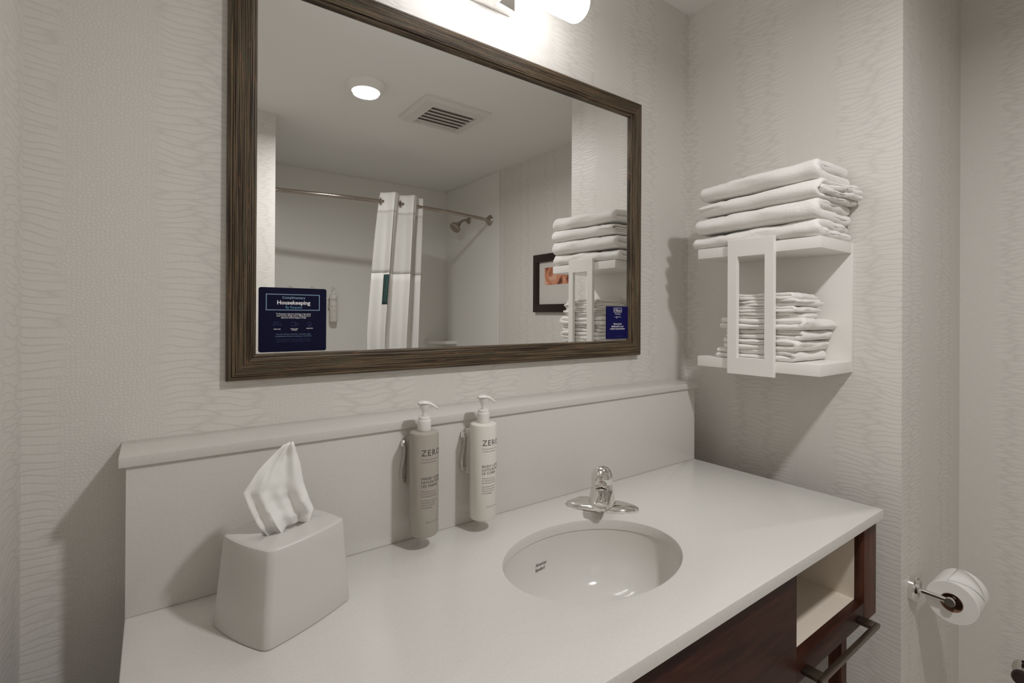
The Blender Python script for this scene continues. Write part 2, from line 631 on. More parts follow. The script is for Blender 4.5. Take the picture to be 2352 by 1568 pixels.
for k in range(6):
    yy = gy0 + (gy1 - gy0) * (k + 0.5) / 6
    m2 = MB()
    m2.add([(gx0, yy - 0.0212, ZH - 0.012), (gx1, yy - 0.0212, ZH - 0.012), (gx1, yy + 0.0206, ZH - 0.024), (gx0, yy + 0.0206, ZH - 0.024),
            (gx0, yy - 0.0212, ZH - 0.010), (gx1, yy - 0.0212, ZH - 0.010), (gx1, yy + 0.0206, ZH - 0.022), (gx0, yy + 0.0206, ZH - 0.022)],
           [(0, 1, 2, 3), (7, 6, 5, 4), (0, 4, 5, 1), (1, 5, 6, 2), (2, 6, 7, 3), (3, 7, 4, 0)])
    finish('slat', m2, 'grille', fan)

# ------------------------------------------------------------------ mirror
mx0, mx1, mz0, mz1 = -1.4385, -0.2780, 1.2012, 2.0090
FWD = 0.0490
mir = thing('wall_mirror', ((mx0 + mx1) / 2, 0, mz0), 'large mirror in a weathered dark brown wooden frame above the counter', 'mirror')
gi = FWD - 0.010
finish('glass', MB().box(mx0 + gi, mx1 - gi, -0.008, -0.002, mz0 + gi, mz1 - gi), 'mirror', mir, False)
prof = [(0, 0.001), (0, 0.014), (0.0014, 0.0182), (0.004, 0.0206), (0.0072, 0.0212), (0.0080, 0.0196), (0.0090, 0.0215)]
y = 0.0108
while y < 0.0400:
    prof += [(y, 0.0222), (y + 0.0007, 0.0213), (y + 0.0014, 0.0222)]
    y += 0.0030
prof += [(0.0425, 0.0212), (0.0430, 0.0158), (0.0440, 0.0172), (0.0468, 0.0168), (0.0486, 0.0150), (0.0490, 0.0130), (0.0490, 0.0082), (0.030, 0.0082), (0.030, 0.001)]


def rail(L, X, Y, org):
    mb = MB()
    r0 = [(q[0], q[0], q[1]) for q in prof]
    r1 = [(L - q[0], q[0], q[1]) for q in prof]
    mb.loft([r0, r1], True, True)
    me_o = finish('frame_rail', mb, 'frame', None, True, 25)
    X = Vector(X); Y = Vector(Y); Z = X.cross(Y)
    o3 = Vector(org) - mir.location
    me_o.matrix_world = Matrix(((X.x, Y.x, Z.x, o3.x), (X.y, Y.y, Z.y, o3.y), (X.z, Y.z, Z.z, o3.z), (0, 0, 0, 1)))
    me_o.parent = mir
    return me_o


rail(mx1 - mx0, (1, 0, 0), (0, 0, 1), (mx0, 0, mz0))
rail(mx1 - mx0, (-1, 0, 0), (0, 0, -1), (mx1, 0, mz1))
rail(mz1 - mz0, (0, 0, 1), (-1, 0, 0), (mx1, 0, mz0))
rail(mz1 - mz0, (0, 0, -1), (1, 0, 0), (mx0, 0, mz1))

# ------------------------------------------------------------------ blue cards on the glass
YG = -0.0085


def card(name, x0, x1, z0, z1, r, m, label):
    c = thing(name, ((x0 + x1) / 2, YG, z0), label, 'sign')
    o = rrect((x0 + x1) / 2, (z0 + z1) / 2, (x1 - x0) / 2, (z1 - z0) / 2, r, 4)
    finish('card', MB().loft([[(a, YG, b) for a, b in o], [(a, YG - 0.0014, b) for a, b in o]]), m, c)
    return c


def flat(x0, z1, s):
    return lambda a, b: (x0 + a * s, YG - 0.0017, z1 - b * s)


hx0, hx1, hz0, hz1 = -1.3845, -1.2590, 1.2525, 1.3785
hc = card('housekeeping_sign', hx0, hx1, hz0, hz1, 0.004, 'navy', 'navy housekeeping sign in the lower left corner of the mirror')
hcx = (hx0 + hx1) / 2
fn = lambda a, b: (hcx + a, YG - 0.0017, hz1 - b)
fnt = lambda a, b: (hcx + a, YG - 0.0017, b)
fr = MB()
bx0, bx1, bz0, bz1, bt = hcx - 0.0505, hcx + 0.0495, hz1 - 0.0445, hz1 - 0.0125, 0.0015
for q in ((bx0, bx1, bz0, bz0 + bt), (bx0, bx1, bz1 - bt, bz1), (bx0, bx0 + bt, bz0 + bt, bz1 - bt), (bx1 - bt, bx1, bz0 + bt, bz1 - bt)):
    fr.box(q[0], q[1], YG - 0.0018, YG - 0.0013, q[2], q[3])
finish('title_border', fr, 'card_blue', hc)
lettering('title_word', [('Housekeeping', 0.0108, 0, hz1 - 0.0295, 'CENTER', 1.0, 0.00028)], fnt, 'card_white', hc)
lettering('title_small', [('Complimentary', 0.0068, 0, hz1 - 0.0195, 'CENTER', 1.0, 0.00012)], fnt, 'card_blue', hc)
lettering('title_small', [('By Request', 0.0068, 0, hz1 - 0.0385, 'CENTER', 1.0, 0.00012)], fnt, 'card_teal', hc)
lettering('body_text', [('To Request a stayover cleaning or just extra', 0.0036, 0, hz1 - 0.0515, 'CENTER', 1.0, 0.00008),
                        ('extra towels, simply call us dialing the front', 0.0036, 0, hz1 - 0.0553, 'CENTER', 1.0, 0.00008),
                        ('desk and we\'ll be happy to help!', 0.0036, 0, hz1 - 0.0591, 'CENTER', 1.0, 0.00008)], fnt, 'card_white', hc)
lettering('icon_caption', [('FRESH BED', 0.0026, -0.030, hz1 - 0.0815, 'CENTER', 1.0, 0.00006), ('TRASH AND', 0.0026, 0.001, hz1 - 0.0812, 'CENTER', 1.0, 0.00006),
                           ('TOWELS', 0.0026, 0.001, hz1 - 0.0838, 'CENTER', 1.0, 0.00006), ('AMENITIES', 0.0026, 0.030, hz1 - 0.0805, 'CENTER', 1.0, 0.00006)], fnt, 'card_white', hc)
lettering('small_print', [('One free refresh on stays of 5+ consecutive nights', 0.0031, 0, hz1 - 0.0915), ('(complimentary 24 hours in advance per reservation)', 0.0031, 0, hz1 - 0.0955)], fnt, 'card_blue', hc)
lettering('small_print', [('Service may vary and is subject to availability. Please ask', 0.0028, 0, hz1 - 0.1015), ('a team member for more information about our services', 0.0028, 0, hz1 - 0.1055)], fnt, 'card_dim', hc)


def wires(name, segs, m, parent, t=0.0005):
    mb = MB()
    for (a, b, c, d) in segs:
        dx, dz = c - a, d - b
        L = math.hypot(dx, dz) or 1
        nx, nz = -dz / L * t / 2, dx / L * t / 2
        yy = YG - 0.0017
        mb.add([(a + nx, yy, b + nz), (c + nx, yy, d + nz), (c - nx, yy, d - nz), (a - nx, yy, b - nz)], [(0, 1, 2, 3)])
    return finish(name, mb, m, parent, False)


iz = hz1 - 0.072
wires('bed_icon', [(hcx - 0.0365, iz - 0.004, hcx - 0.0365, iz + 0.004), (hcx - 0.0365, iz - 0.001, hcx - 0.0235, iz - 0.001), (hcx - 0.0235, iz - 0.004, hcx - 0.0235, iz + 0.001),
                   (hcx - 0.0345, iz + 0.002, hcx - 0.030, iz + 0.002), (hcx - 0.0365, iz + 0.004, hcx - 0.0235, iz + 0.004)], 'card_dim', hc)
wires('towel_icon', [(hcx - 0.006, iz + 0.004, hcx + 0.003, iz + 0.004), (hcx - 0.003, iz - 0.003, hcx - 0.003, iz - 0.001), (hcx + 0.003, iz + 0.004, hcx + 0.003, iz - 0.002),
                     (hcx + 0.003, iz - 0.002, hcx + 0.008, iz - 0.002), (hcx + 0.008, iz - 0.002, hcx + 0.008, iz + 0.002), (hcx + 0.003, iz + 0.002, hcx + 0.008, iz + 0.002), (hcx - 0.003, iz - 0.003, hcx + 0.002, iz - 0.003)], 'card_dim', hc)
seg = []
for k in range(10):
    a, b = 2 * PI * k / 10, 2 * PI * (k + 1) / 10
    seg.append((hcx + 0.030 + 0.0033 * math.cos(a), iz + 0.001 + 0.0033 * math.sin(a), hcx + 0.030 + 0.0033 * math.cos(b), iz + 0.001 + 0.0033 * math.sin(b)))
seg.append((hcx + 0.0265, iz - 0.004, hcx + 0.0335, iz - 0.004))
wires('amenity_icon', seg, 'card_dim', hc)

kx0, kx1, kz0, kz1 = -0.4275, -0.3310, 1.2555, 1.3565
kc = card('clean_stay_sign', kx0, kx1, kz0, kz1, 0.001, 'navy2', 'small navy card in the lower right corner of the mirror')
kcx = (kx0 + kx1) / 2
fk = lambda a, b: (kcx + a, YG - 0.0017, b)
zt = kz1
wires('logo_box', [(kcx - 0.017, zt - 0.005, kcx + 0.019, zt - 0.005), (kcx - 0.017, zt - 0.018, kcx + 0.019, zt - 0.018), (kcx - 0.017, zt - 0.005, kcx - 0.017, zt - 0.018), (kcx + 0.019, zt - 0.005, kcx + 0.019, zt - 0.018)], 'card_white', kc, 0.0011)
lettering('logo_word', [('Hilton', 0.0125, 0.001, zt - 0.0122, 'CENTER', 0.95)], fk, 'card_white', kc)
lettering('logo_word', [('CleanStay', 0.0066, 0.001, zt - 0.0235)], fk, 'card_white', kc)
wires('logo_flourish', [(kcx - 0.014, zt - 0.033, kcx - 0.006, zt - 0.034), (kcx - 0.006, zt - 0.034, kcx - 0.002, zt - 0.030), (kcx - 0.002, zt - 0.030, kcx - 0.004, zt - 0.038), (kcx - 0.002, zt - 0.036, kcx + 0.002, zt - 0.032), (kcx + 0.002, zt - 0.033, kcx + 0.016, zt - 0.033)], 'card_white', kc, 0.0009)
lettering('message', [('Cleaned and', 0.0074, 0, zt - 0.0545, 'CENTER', 1.0, 0.00015), ('disinfected for your', 0.0074, 0, zt - 0.0622, 'CENTER', 0.95, 0.00015), ('comfort and protection', 0.0074, 0, zt - 0.0695, 'CENTER', 0.95, 0.00015)], fk, 'card_white', kc)
lettering('small_print', [('hilton.com/cleanstay', 0.0045, 0.008, zt - 0.0925)], fk, 'card_dim', kc)

# ------------------------------------------------------------------ vanity light above the mirror
LX, LY, LZ, LR = -0.862, -0.125, 2.128, 0.041
vl = thing('vanity_light', (LX, 0, LZ), 'lit white tube light on a chrome bracket above the mirror', 'wall light')
finish('backplate', MB().box(LX - 0.062, LX + 0.072, -0.022, 0, 2.114, 2.186, 0.003), 'chrome', vl)
finish('arm', MB().tube([(LX, -0.02, LZ - 0.004), (LX, LY + LR - 0.004, LZ - 0.004)], 0.016, 20), 'chrome', vl)
finish('clamp_band', MB().tube([(LX - 0.016, LY, LZ), (LX + 0.016, LY, LZ)], LR + 0.003, 40), 'chrome', vl)
for sgn in (-1, 1):
    pts, rr = [], []
    xa, xb = LX + sgn * 0.0165, LX + sgn * 0.214
    for k in range(5):
        pts.append((xa + (xb - sgn * 0.02 - xa) * k / 4, LY, LZ)); rr.append(LR)
    for k in range(1, 9):
        a = PI / 2 * k / 8
        pts.append((xb - sgn * 0.02 + sgn * 0.02 * math.sin(a), LY, LZ)); rr.append(LR - 0.02 + 0.02 * math.cos(a))
    finish('lamp_tube', MB().tube(pts, rr, 40), 'tube', vl, True, 60)

# ------------------------------------------------------------------ vanity cabinet
fyc = -0.615
va = thing('vanity_cabinet', (-0.85, fyc, 0), 'dark walnut vanity cabinet with an open cream-lined cubby under the counter', 'cabinet')
ZU = ZC - 0.0225
finish('front_panel', MB().box(CXL + 0.02, -0.541, fyc, fyc + 0.02, 0.26, ZU, 0.001), 'walnut', va)
fp = MB()
finish('top_rail', MB().box(-0.5405, -0.2047, fyc + 0.0005, fyc + 0.0205, 0.831, ZU), 'walnut', va)
finish('stile', MB().box(-0.2045, -0.131, fyc, fyc + 0.0205, 0.612, ZU, 0.001), 'walnut_up', va)
finish('bottom_rail', MB().box(-0.5405, -0.2047, fyc + 0.0005, fyc + 0.0205, 0.615, 0.660, 0.001), 'walnut', va)
finish('carcass_side', MB().box(-0.155, -0.131, fyc + 0.0207, YB - 0.002, 0.615, ZU), 'walnut', va)
finish('carcass_side', MB().box(CXL + 0.02, CXL + 0.04, fyc + 0.0207, YB - 0.002, 0.26, ZU), 'walnut', va)
lx0, lx1, ly0, ly1, lz0, lz1 = -0.560, -0.2047, fyc + 0.0207, -0.24, 0.660, 0.836
finish('cubby_floor', MB().box(lx0, lx1 + 0.03, ly0, ly1, lz0 - 0.016, lz0), 'cream', va)
finish('cubby_back', MB().box(lx0, lx1 + 0.03, ly1, ly1 + 0.012, lz0 - 0.016, lz1), 'cream', va)
finish('cubby_side', MB().box(lx1, lx1 + 0.012, ly0, ly1, lz0, lz1), 'cream', va)
finish('cubby_side', MB().box(lx0 - 0.012, lx0, ly0, ly1, lz0 - 0.016, lz1), 'cream', va)
finish('bottom_board', MB().box(-0.5405, -0.1552, fyc + 0.021, YB - 0.002, 0.615, 0.631), 'walnut', va)
finish('leg', MB().box(-0.162, -0.1305, -0.553, -0.523, 0, 0.6148, 0.001), 'walnut_up', va)
finish('leg', MB().box(-0.162, -0.1305, -0.170, -0.140, 0, 0.6148, 0.001), 'walnut_up', va)
finish('leg', MB().box(CXL + 0.022, CXL + 0.052, -0.583, -0.553, 0, 0.2598, 0.001), 'walnut_up', va)
finish('leg', MB().box(CXL + 0.022, CXL + 0.052, -0.170, -0.140, 0, 0.2598, 0.001), 'walnut_up', va)
# towel bar pull on the lower rail
hb = MB()
hz = 0.634
path = []
hxa, hxb, hya, hyb = -0.523, -0.224, fyc, fyc - 0.028
tk, th = 0.008, 0.009
hb.box(hxb - 0.028, hxb, hyb - 0.002, hya, hz - tk / 2, hz + tk / 2, 0.001)
hb.box(hxa, hxa + 0.028, hyb - 0.002, hya, hz - tk / 2, hz + tk / 2, 0.001)
hb.box(hxa, hxb, hyb - 0.010, hyb - 0.0, hz - tk / 2 - 0.0015, hz + tk / 2 - 0.0003, 0.0012)
finish('bar_handle', hb, 'pewter', va)

# ------------------------------------------------------------------ countertop with the sink cut-out
SX, SY, SA, SB = -0.8532, -0.3801, 0.1921, 0.1441


def top_rings():
    x0, x1, y0, y1 = CXL, CXR, YF, YB + 0.02
    corners = [math.atan2(yy - SY, xx - SX) for xx in (x0, x1) for yy in (y0, y1)]
    angs = sorted(set([2 * PI * k / 144 - PI for k in range(144)] + corners))

    def rect(a, ins):
        c, s_ = math.cos(a), math.sin(a)
        t = 1e9
        if c > 1e-9: t = min(t, (x1 - SX) / c)
        if c < -1e-9: t = min(t, (x0 - SX) / c)
        if s_ > 1e-9: t = min(t, (y1 - SY) / s_)
        if s_ < -1e-9: t = min(t, (y0 - SY) / s_)
        px, py = SX + c * t, SY + s_ * t
        return (min(max(px, x0 + ins), x1 - ins), min(max(py, y0 + ins), y1 - ins))

    def ell(a, d):
        # point of the ellipse at direction a
        c, s_ = math.cos(a), math.sin(a)
        r = 1 / math.sqrt((c / (SA + d)) ** 2 + (s_ / (SB + d)) ** 2)
        return (SX + c * r, SY + s_ * r)
    zb = ZC - 0.022
    R = []
    R.append([(*ell(a, 0), zb) for a in angs])
    R.append([(*ell(a, 0), ZC - 0.0035) for a in angs])
    R.append([(*ell(a, 0.001), ZC - 0.001) for a in angs])
    R.append([(*ell(a, 0.0035), ZC) for a in angs])
    R.append([(*rect(a, 0.003), ZC) for a in angs])
    R.append([(*rect(a, 0.0008), ZC - 0.0008) for a in angs])
    R.append([(*rect(a, 0), ZC - 0.003) for a in angs])
    R.append([(*rect(a, 0), zb) for a in angs])
    R.append(R[0])
    return R


solo('countertop', MB().loft(top_rings(), False, False), 'quartz', (SX, SY, ZC - 0.022), 'white quartz vanity countertop with an oval sink opening', 'countertop', ang=30)

bs = thing('backsplash', (-0.85, YB, ZC), 'raised white quartz backsplash box with a ledge behind the counter', 'backsplash')
finish('panel', MB().box(CXL + 0.0005, CXR, YB, YB + 0.018, ZC + 0.0003, ZC + 0.2290, 0.0008), 'quartz', bs)
finish('end_return', MB().box(CXL + 0.0005, CXL + 0.0185, YB + 0.0182, 0, ZC + 0.0003, ZC + 0.2290), 'quartz', bs)
finish('end_return', MB().box(CXR - 0.018, CXR, YB + 0.0182, 0, ZC + 0.0003, ZC + 0.2290), 'quartz', bs)
finish('ledge', MB().box(-1.5883, -0.1164, -0.1185, 0, ZC + 0.2294, ZC + 0.2456, 0.0012), 'quartz', bs)

# ------------------------------------------------------------------ sink
sk = thing('sink', (SX, SY, ZC - 0.165), 'oval white porcelain undermount sink set in the counter', 'sink')


def bowl(a, t):
    """t 0 rim .. 1 bottom"""
    zz = ZC - 0.0222 - 0.132 * math.sin(t * PI / 2) ** 0.9
    k = 0.98 * math.cos(t * PI / 2) ** 0.56 + 0.02
    k = max(k, 0.125)
    return (SX + (SA + 0.0015) * k * math.cos(a), SY + (SB + 0.0015) * k * math.sin(a), zz)


rings = []
N = 72
rings.append([(SX + (SA + 0.03) * math.cos(2 * PI * k / N), SY + (SB + 0.03) * math.sin(2 * PI * k / N), ZC - 0.0222) for k in range(N)])
for i in range(25):
    rings.append([bowl(2 * PI * k / N, i / 24 * 0.985) for k in range(N)])
outer = []
for i in range(25):
    r_ = []
    for p in rings[-1 - i]:
        dx, dy = p[0] - SX, p[1] - SY
        L = math.hypot(dx, dy)
        r_.append((p[0] + dx / L * 0.008, p[1] + dy / L * 0.008, p[2] - 0.008))
    outer.append(r_)
outer.append([(p[0], p[1], p[2] - 0.008) for p in rings[0]])
mb = MB().loft(rings + outer + [rings[0]], False, False)
finish('bowl', mb, 'porcelain', sk, True, 50)
zb = bowl(0, 0.985)[2]
finish('drain', MB().lathe([(0.020, zb - 0.02), (0.0235, zb - 0.004), (0.0235, zb + 0.0015), (0.021, zb + 0.003), (0.017, zb + 0.0005), (0.012, zb + 0.004), (0.002, zb + 0.006)], (SX, SY, 0), (0, 0, 1), 32), 'chrome', sk)


def on_bowl(a0, t0, kx, kz):
    def f(x, y):
        a = a0 - x * kx
        t = t0 - y * kz
        p = Vector(bowl(a, t))
        c = Vector((SX, SY, ZC + 0.02))
        return tuple(p + (c - p).normalized() * 0.0012)
    return f


lettering('maker_mark', [('American', 0.0085, 0.002, 0.0042, 'CENTER', 0.88, 0.0, 0.5), ('Standard', 0.0085, -0.003, -0.0042, 'CENTER', 0.88, 0.0, 0.5)], on_bowl(math.radians(97), 0.24, 6.0, 5.5), 'ink', sk)

# ------------------------------------------------------------------ faucet, turned 45 degrees towards the bowl
FX, FY = -0.671, -0.226
fa = thing('faucet', (FX, FY, ZC), 'chrome single-lever faucet standing at the back corner of the sink', 'faucet')
d = Vector((-0.763, -0.646, 0)).normalized()      # towards the bowl
e = Vector((0.646, -0.763, 0)).normalized()       # along the plate


def fp3(a, b, z):
    p = Vector((FX, FY, ZC)) + e * a + d * b
    return (p.x, p.y, ZC + z)


rings = []
for (sa, sb, z) in ((0.086, 0.034, 0.0002), (0.087, 0.035, 0.003), (0.086, 0.034, 0.006), (0.079, 0.0300, 0.010), (0.060, 0.023, 0.0135), (0.030, 0.014, 0.0155), (0.004, 0.003, 0.016)):
    rings.append([fp3(sa * math.cos(2 * PI * k / 48), sb * math.sin(2 * PI * k / 48), z) for k in range(48)])
finish('base_plate', MB().loft(rings), 'chrome', fa)
rings = []
for (ra, rb, z, sh) in ((0.0335, 0.033, 0.006, 0.002), (0.0325, 0.032, 0.016, 0.002), (0.0295, 0.030, 0.030, 0.002), (0.0265, 0.0275, 0.045, 0.001), (0.0245, 0.0255, 0.056, 0.0), (0.0240, 0.0245, 0.060, 0.0)):
    rings.append([fp3(ra * math.cos(2 * PI * k / 40), sh + rb * math.sin(2 * PI * k / 40), z) for k in range(40)])
finish('body', MB().loft(rings), 'chrome', fa)
# spout
rings = []
for (t, hw, hh, z) in ((0.006, 0.0275, 0.022, 0.036), (0.026, 0.0255, 0.0195, 0.038), (0.048, 0.0235, 0.0165, 0.038), (0.068, 0.0215, 0.0135, 0.0365), (0.082, 0.0200, 0.0115, 0.0350), (0.090, 0.0165, 0.0090, 0.0345), (0.093, 0.009, 0.004, 0.0345)):
    rings.append([fp3(hw * math.cos(2 * PI * k / 32), t, z + hh * math.sin(2 * PI * k / 32)) for k in range(32)])
sp_ = finish('spout', MB().loft(rings), 'chrome', fa)
finish('aerator', MB().lathe([(0.010, 0), (0.0105, -0.003), (0.010, -0.006), (0.007, -0.006)], fp3(0, 0.077, 0.0275), (0, 0, 1), 24), 'chrome', fa)
# lever handle: dome with a short lever over the spout
rings = []
for k in range(11):
    a = PI / 2 * k / 10
    rr_ = 0.0262 * math.cos(a) ** 0.7 if k < 10 else 0.0008
    zz = 0.0612 + 0.041 * math.sin(a)
    sh = 0.001 + 0.004 * math.sin(a)
    rings.append([fp3(rr_ * math.cos(2 * PI * j / 40), sh + rr_ * math.sin(2 * PI * j / 40), zz) for j in range(40)])
hd = finish('handle', MB().loft(rings), 'chrome', fa)
rings = []
for (t, hw, hh, z) in ((0.004, 0.015, 0.011, 0.084), (0.022, 0.0145, 0.0085, 0.085), (0.042, 0.0135, 0.0062, 0.0875), (0.060, 0.0125, 0.0050, 0.091), (0.067, 0.0105, 0.0038, 0.0925), (0.070, 0.006, 0.002, 0.093)):
    rings.append([fp3(hw * math.cos(2 * PI * j / 28), t, z + hh * math.sin(2 * PI * j / 28)) for j in range(28)])
finish('lever', MB().loft(rings), 'chrome', hd)
q = fp3(0, 0.0258, 0.0705)
finish('temperature_dot', MB().lathe([(0.0030, 0), (0.0028, 0.0015), (0.0006, 0.0018)], q, tuple(d), 16), 'red_dot', hd)

# ------------------------------------------------------------------ pump bottles on the backsplash
def dispenser(x, yb, z, body_m, label, title, lines, group, text=True, face=-1, bracket=True):
    """bottle hung in front of a wall whose face is at yb; face -1 looks to -y, +1 to +y"""
    r = 0.0288
    yc = yb + face * (0.0195 + r)
    t = thing('soap_dispenser', (x, yb, z), label, 'dispenser', group)
    finish('bottle', MB().lathe([(0.020, 0), (0.0265, 0.001), (r, 0.005), (r, 0.198), (r - 0.0012, 0.2015), (r - 0.004, 0.2035), (0.014, 0.2045)], (x, yc, z), (0, 0, 1), 48), body_m, t)
    finish('collar', MB().lathe([(0.0128, 0.2047), (0.0134, 0.206), (0.0134, 0.2245), (0.0126, 0.2255), (0.0118, 0.2258), (0.0118, 0.231), (0.0100, 0.2325)], (x, yc, z), (0, 0, 1), 32), 'pump_white', t)
    finish('stem', MB().lathe([(0.0040, 0.2327), (0.0040, 0.239), (0.0062, 0.244), (0.0105, 0.2525), (0.0115, 0.256)], (x, yc, z), (0, 0, 1), 24), 'pump_white', t)
    dr = Vector((0.97, -0.25, 0)).normalized() if face < 0 else Vector((0.5, 0.86, 0)).normalized()
    sd = Vector((-dr.y, dr.x, 0))
    rings = []
    for (tt, hw, hh, zz) in ((-0.0135, 0.004, 0.002, 0.2580), (-0.0115, 0.0085, 0.003, 0.2585), (-0.004, 0.0115, 0.0038, 0.2595), (0.004, 0.0112, 0.0040, 0.2590), (0.013, 0.0075, 0.0038, 0.2560), (0.021, 0.0052, 0.0034, 0.2505), (0.027, 0.0042, 0.0030, 0.2460), (0.0275, 0.0030, 0.0022, 0.2455)):
        c = Vector((x, yc, z + zz)) + dr * tt
        rings.append([tuple(c + sd * (hw * math.cos(2 * PI * j / 20)) + Vector((0, 0, hh * math.sin(2 * PI * j / 20)))) for j in range(20)])
    finish('pump_head', MB().loft(rings), 'pump_white', t)
    if bracket:
        # wall clip: rounded plate with a sprung chrome strap
        finish('wall_plate', MB().box(x - 0.020, x + 0.020, yb, yb + face * 0.0192, z + 0.088, z + 0.186, 0.003), body_m if body_m == 'bottle_white' else 'bottle_taupe', t)
        xs = x - 0.0218
        pts, rr = [], []
        prof_ = [(0.092, 0.0080), (0.096, 0.0120), (0.108, 0.0125), (0.125, 0.0100), (0.140, 0.0085), (0.158, 0.0105), (0.168, 0.0135), (0.176, 0.0120), (0.180, 0.0070)]
        mbx = MB()
        ra = [(xs - 0.0105 + 0.0, yb + face * yy, z + zz) for zz, yy in prof_]
        rings = []
        for zz, yy in prof_:
            c = (xs, yb + face * yy, z + zz)
            off = 0.0075 if 0.095 < zz < 0.178 else 0.004
            bulge = 0.004 * math.sin((zz - 0.092) / 0.088 * PI * 2.2)
            rings.append([(c[0] - off - bulge, c[1] - 0.0045, c[2]), (c[0] - off - bulge + 0.0022, c[1] - 0.0045, c[2]), (c[0] - off - bulge + 0.0022, c[1] + 0.0045, c[2]), (c[0] - off - bulge, c[1] + 0.0045, c[2])])
        mbx.loft(rings)
        for zz in (0.1, 0.172):
            mbx.box(xs - 0.0095, xs + 0.0025, yb + face * 0.006, yb + face * 0.014, z + zz - 0.004, z + zz + 0.004, 0.001)
        finish('chrome_clip', mbx, 'chrome', t)
    if text:
        def wrap(a, b):
            an = a / r
            return (x + (r + 0.0003) * math.sin(an) * 1.0, yc + face * (r + 0.0003) * math.cos(an), z + b)
        if face > 0:
            wrap0 = wrap
            wrap = lambda a, b: wrap0(-a, b)
        x0 = -0.0185
        lettering('brand_word', [('ZERO', 0.0165, x0, 0.1655, 'LEFT', 1.12)], wrap, 'ink', t, 0.0025)
        lettering('tagline', [('The natural choice for you', 0.0036, x0, 0.1535, 'LEFT', 1.0), ('conscious formulation', 0.0036, x0, 0.1482, 'LEFT', 1.0)], wrap, 'ink_soft', t, 0.0025)
        lettering('product_name', [(q, 0.0074, x0, 0.1165 - 0.0072 * i, 'LEFT', 1.05) for i, q in enumerate(title)], wrap, 'ink', t, 0.0025)
        lettering('fine_print', [(q, 0.0036, x0, 0.0915 - 0.0047 * i - (0.003 if i > 2 else 0), 'LEFT', 1.0) for i, q in enumerate(lines)], wrap, 'ink_soft', t, 0.0025)
        lettering('volume_mark', [('360 ml e 12.1 fl oz', 0.0036, -0.009, 0.0315, 'LEFT', 1.0)], wrap, 'ink_soft', t, 0.0025)
    return t


fine = ['With natural extracts', 'for soft and clean skin,', 'dermatologically tested', 'Aux extraits naturels,', 'pour une peau douce,', 'testé sous contrôle', 'dermatologique']
dispenser(-1.110, YB, 0.8925, 'bottle_taupe', 'taupe hand soap pump bottle clipped to the backsplash, nearer the tissue box', ['HAND SOAP', 'SAVON POUR', 'LES MAINS'], fine, None)
dispenser(-0.9705, YB, 0.8915, 'bottle_white', 'white body lotion pump bottle clipped to the backsplash, nearer the faucet', ['BODY LOTION', 'LOTION POUR', 'LE CORPS'], fine, None)
for i, (xx, lab) in enumerate(((-0.748, 'white shower pump bottle in the mirror, hidden furthest behind the navy housekeeping sign'), (-0.598, 'white shower pump bottle in the mirror, middle one of three behind the navy sign'), (-0.446, 'white shower pump bottle in the mirror, just right of the navy housekeeping sign'))):
    dispenser(xx, YL + 0.006, 1.272, 'bottle_white', lab, ['SHAMPOO', 'CONDITIONER', 'BODY WASH'][i:i + 1], fine[:4], 'pump bottles on the shower wall', face=1)

# ------------------------------------------------------------------ tissue box
bxc, byc = -1.3805, -0.2300
ba = math.radians(25.0)
BH = 0.132


def bp(x, y, z, sh=0.0):
    return (bxc + sh + x * math.cos(ba) - y * math.sin(ba), byc + x * math.sin(ba) + y * math.cos(ba), ZC + z)


tb = thing('tissue_box', (bxc, byc, ZC), 'tapered glossy white tissue box cover at the left of the counter', 'tissue box')
rings = []
spec = [(0.0, 0.070, 0.060), (0.0012, 0.0745, 0.0635), (0.004, 0.0750, 0.0640), (0.04, 0.0722, 0.0620), (0.08, 0.0694, 0.0600), (0.11, 0.0672, 0.0585), (0.126, 0.0660, 0.0575), (0.1300, 0.0648, 0.0565), (0.1318, 0.0620, 0.0540), (BH, 0.0585, 0.0505)]
for z, hx_, hy_ in spec:
    rings.append([bp(a, b, z, 0.002 * z / BH) for a, b in rrect(0, 0, hx_, hy_, 0.008, 6, 0.006)])
n_ = len(rings[0])
slot = []
for (k_, z) in ((1.0, BH), (0.96, BH - 0.0012), (0.92, BH - 0.003), (0.92, BH - 0.010)):
    rr_ = []
    for i in range(n_):
        p = rrect(0, 0, 0.0585, 0.0505, 0.008, 6, 0.006)[i]
        a = math.atan2(p[1] / 0.0505, p[0] / 0.0585)
        rr_.append(bp(0.042 * k_ * math.cos(a), 0.019 * k_ * math.sin(a), z, 0.002))
    slot.append(rr_)
finish('cover', MB().loft(rings + slot, True, True), 'gloss_white', tb, True, 40)

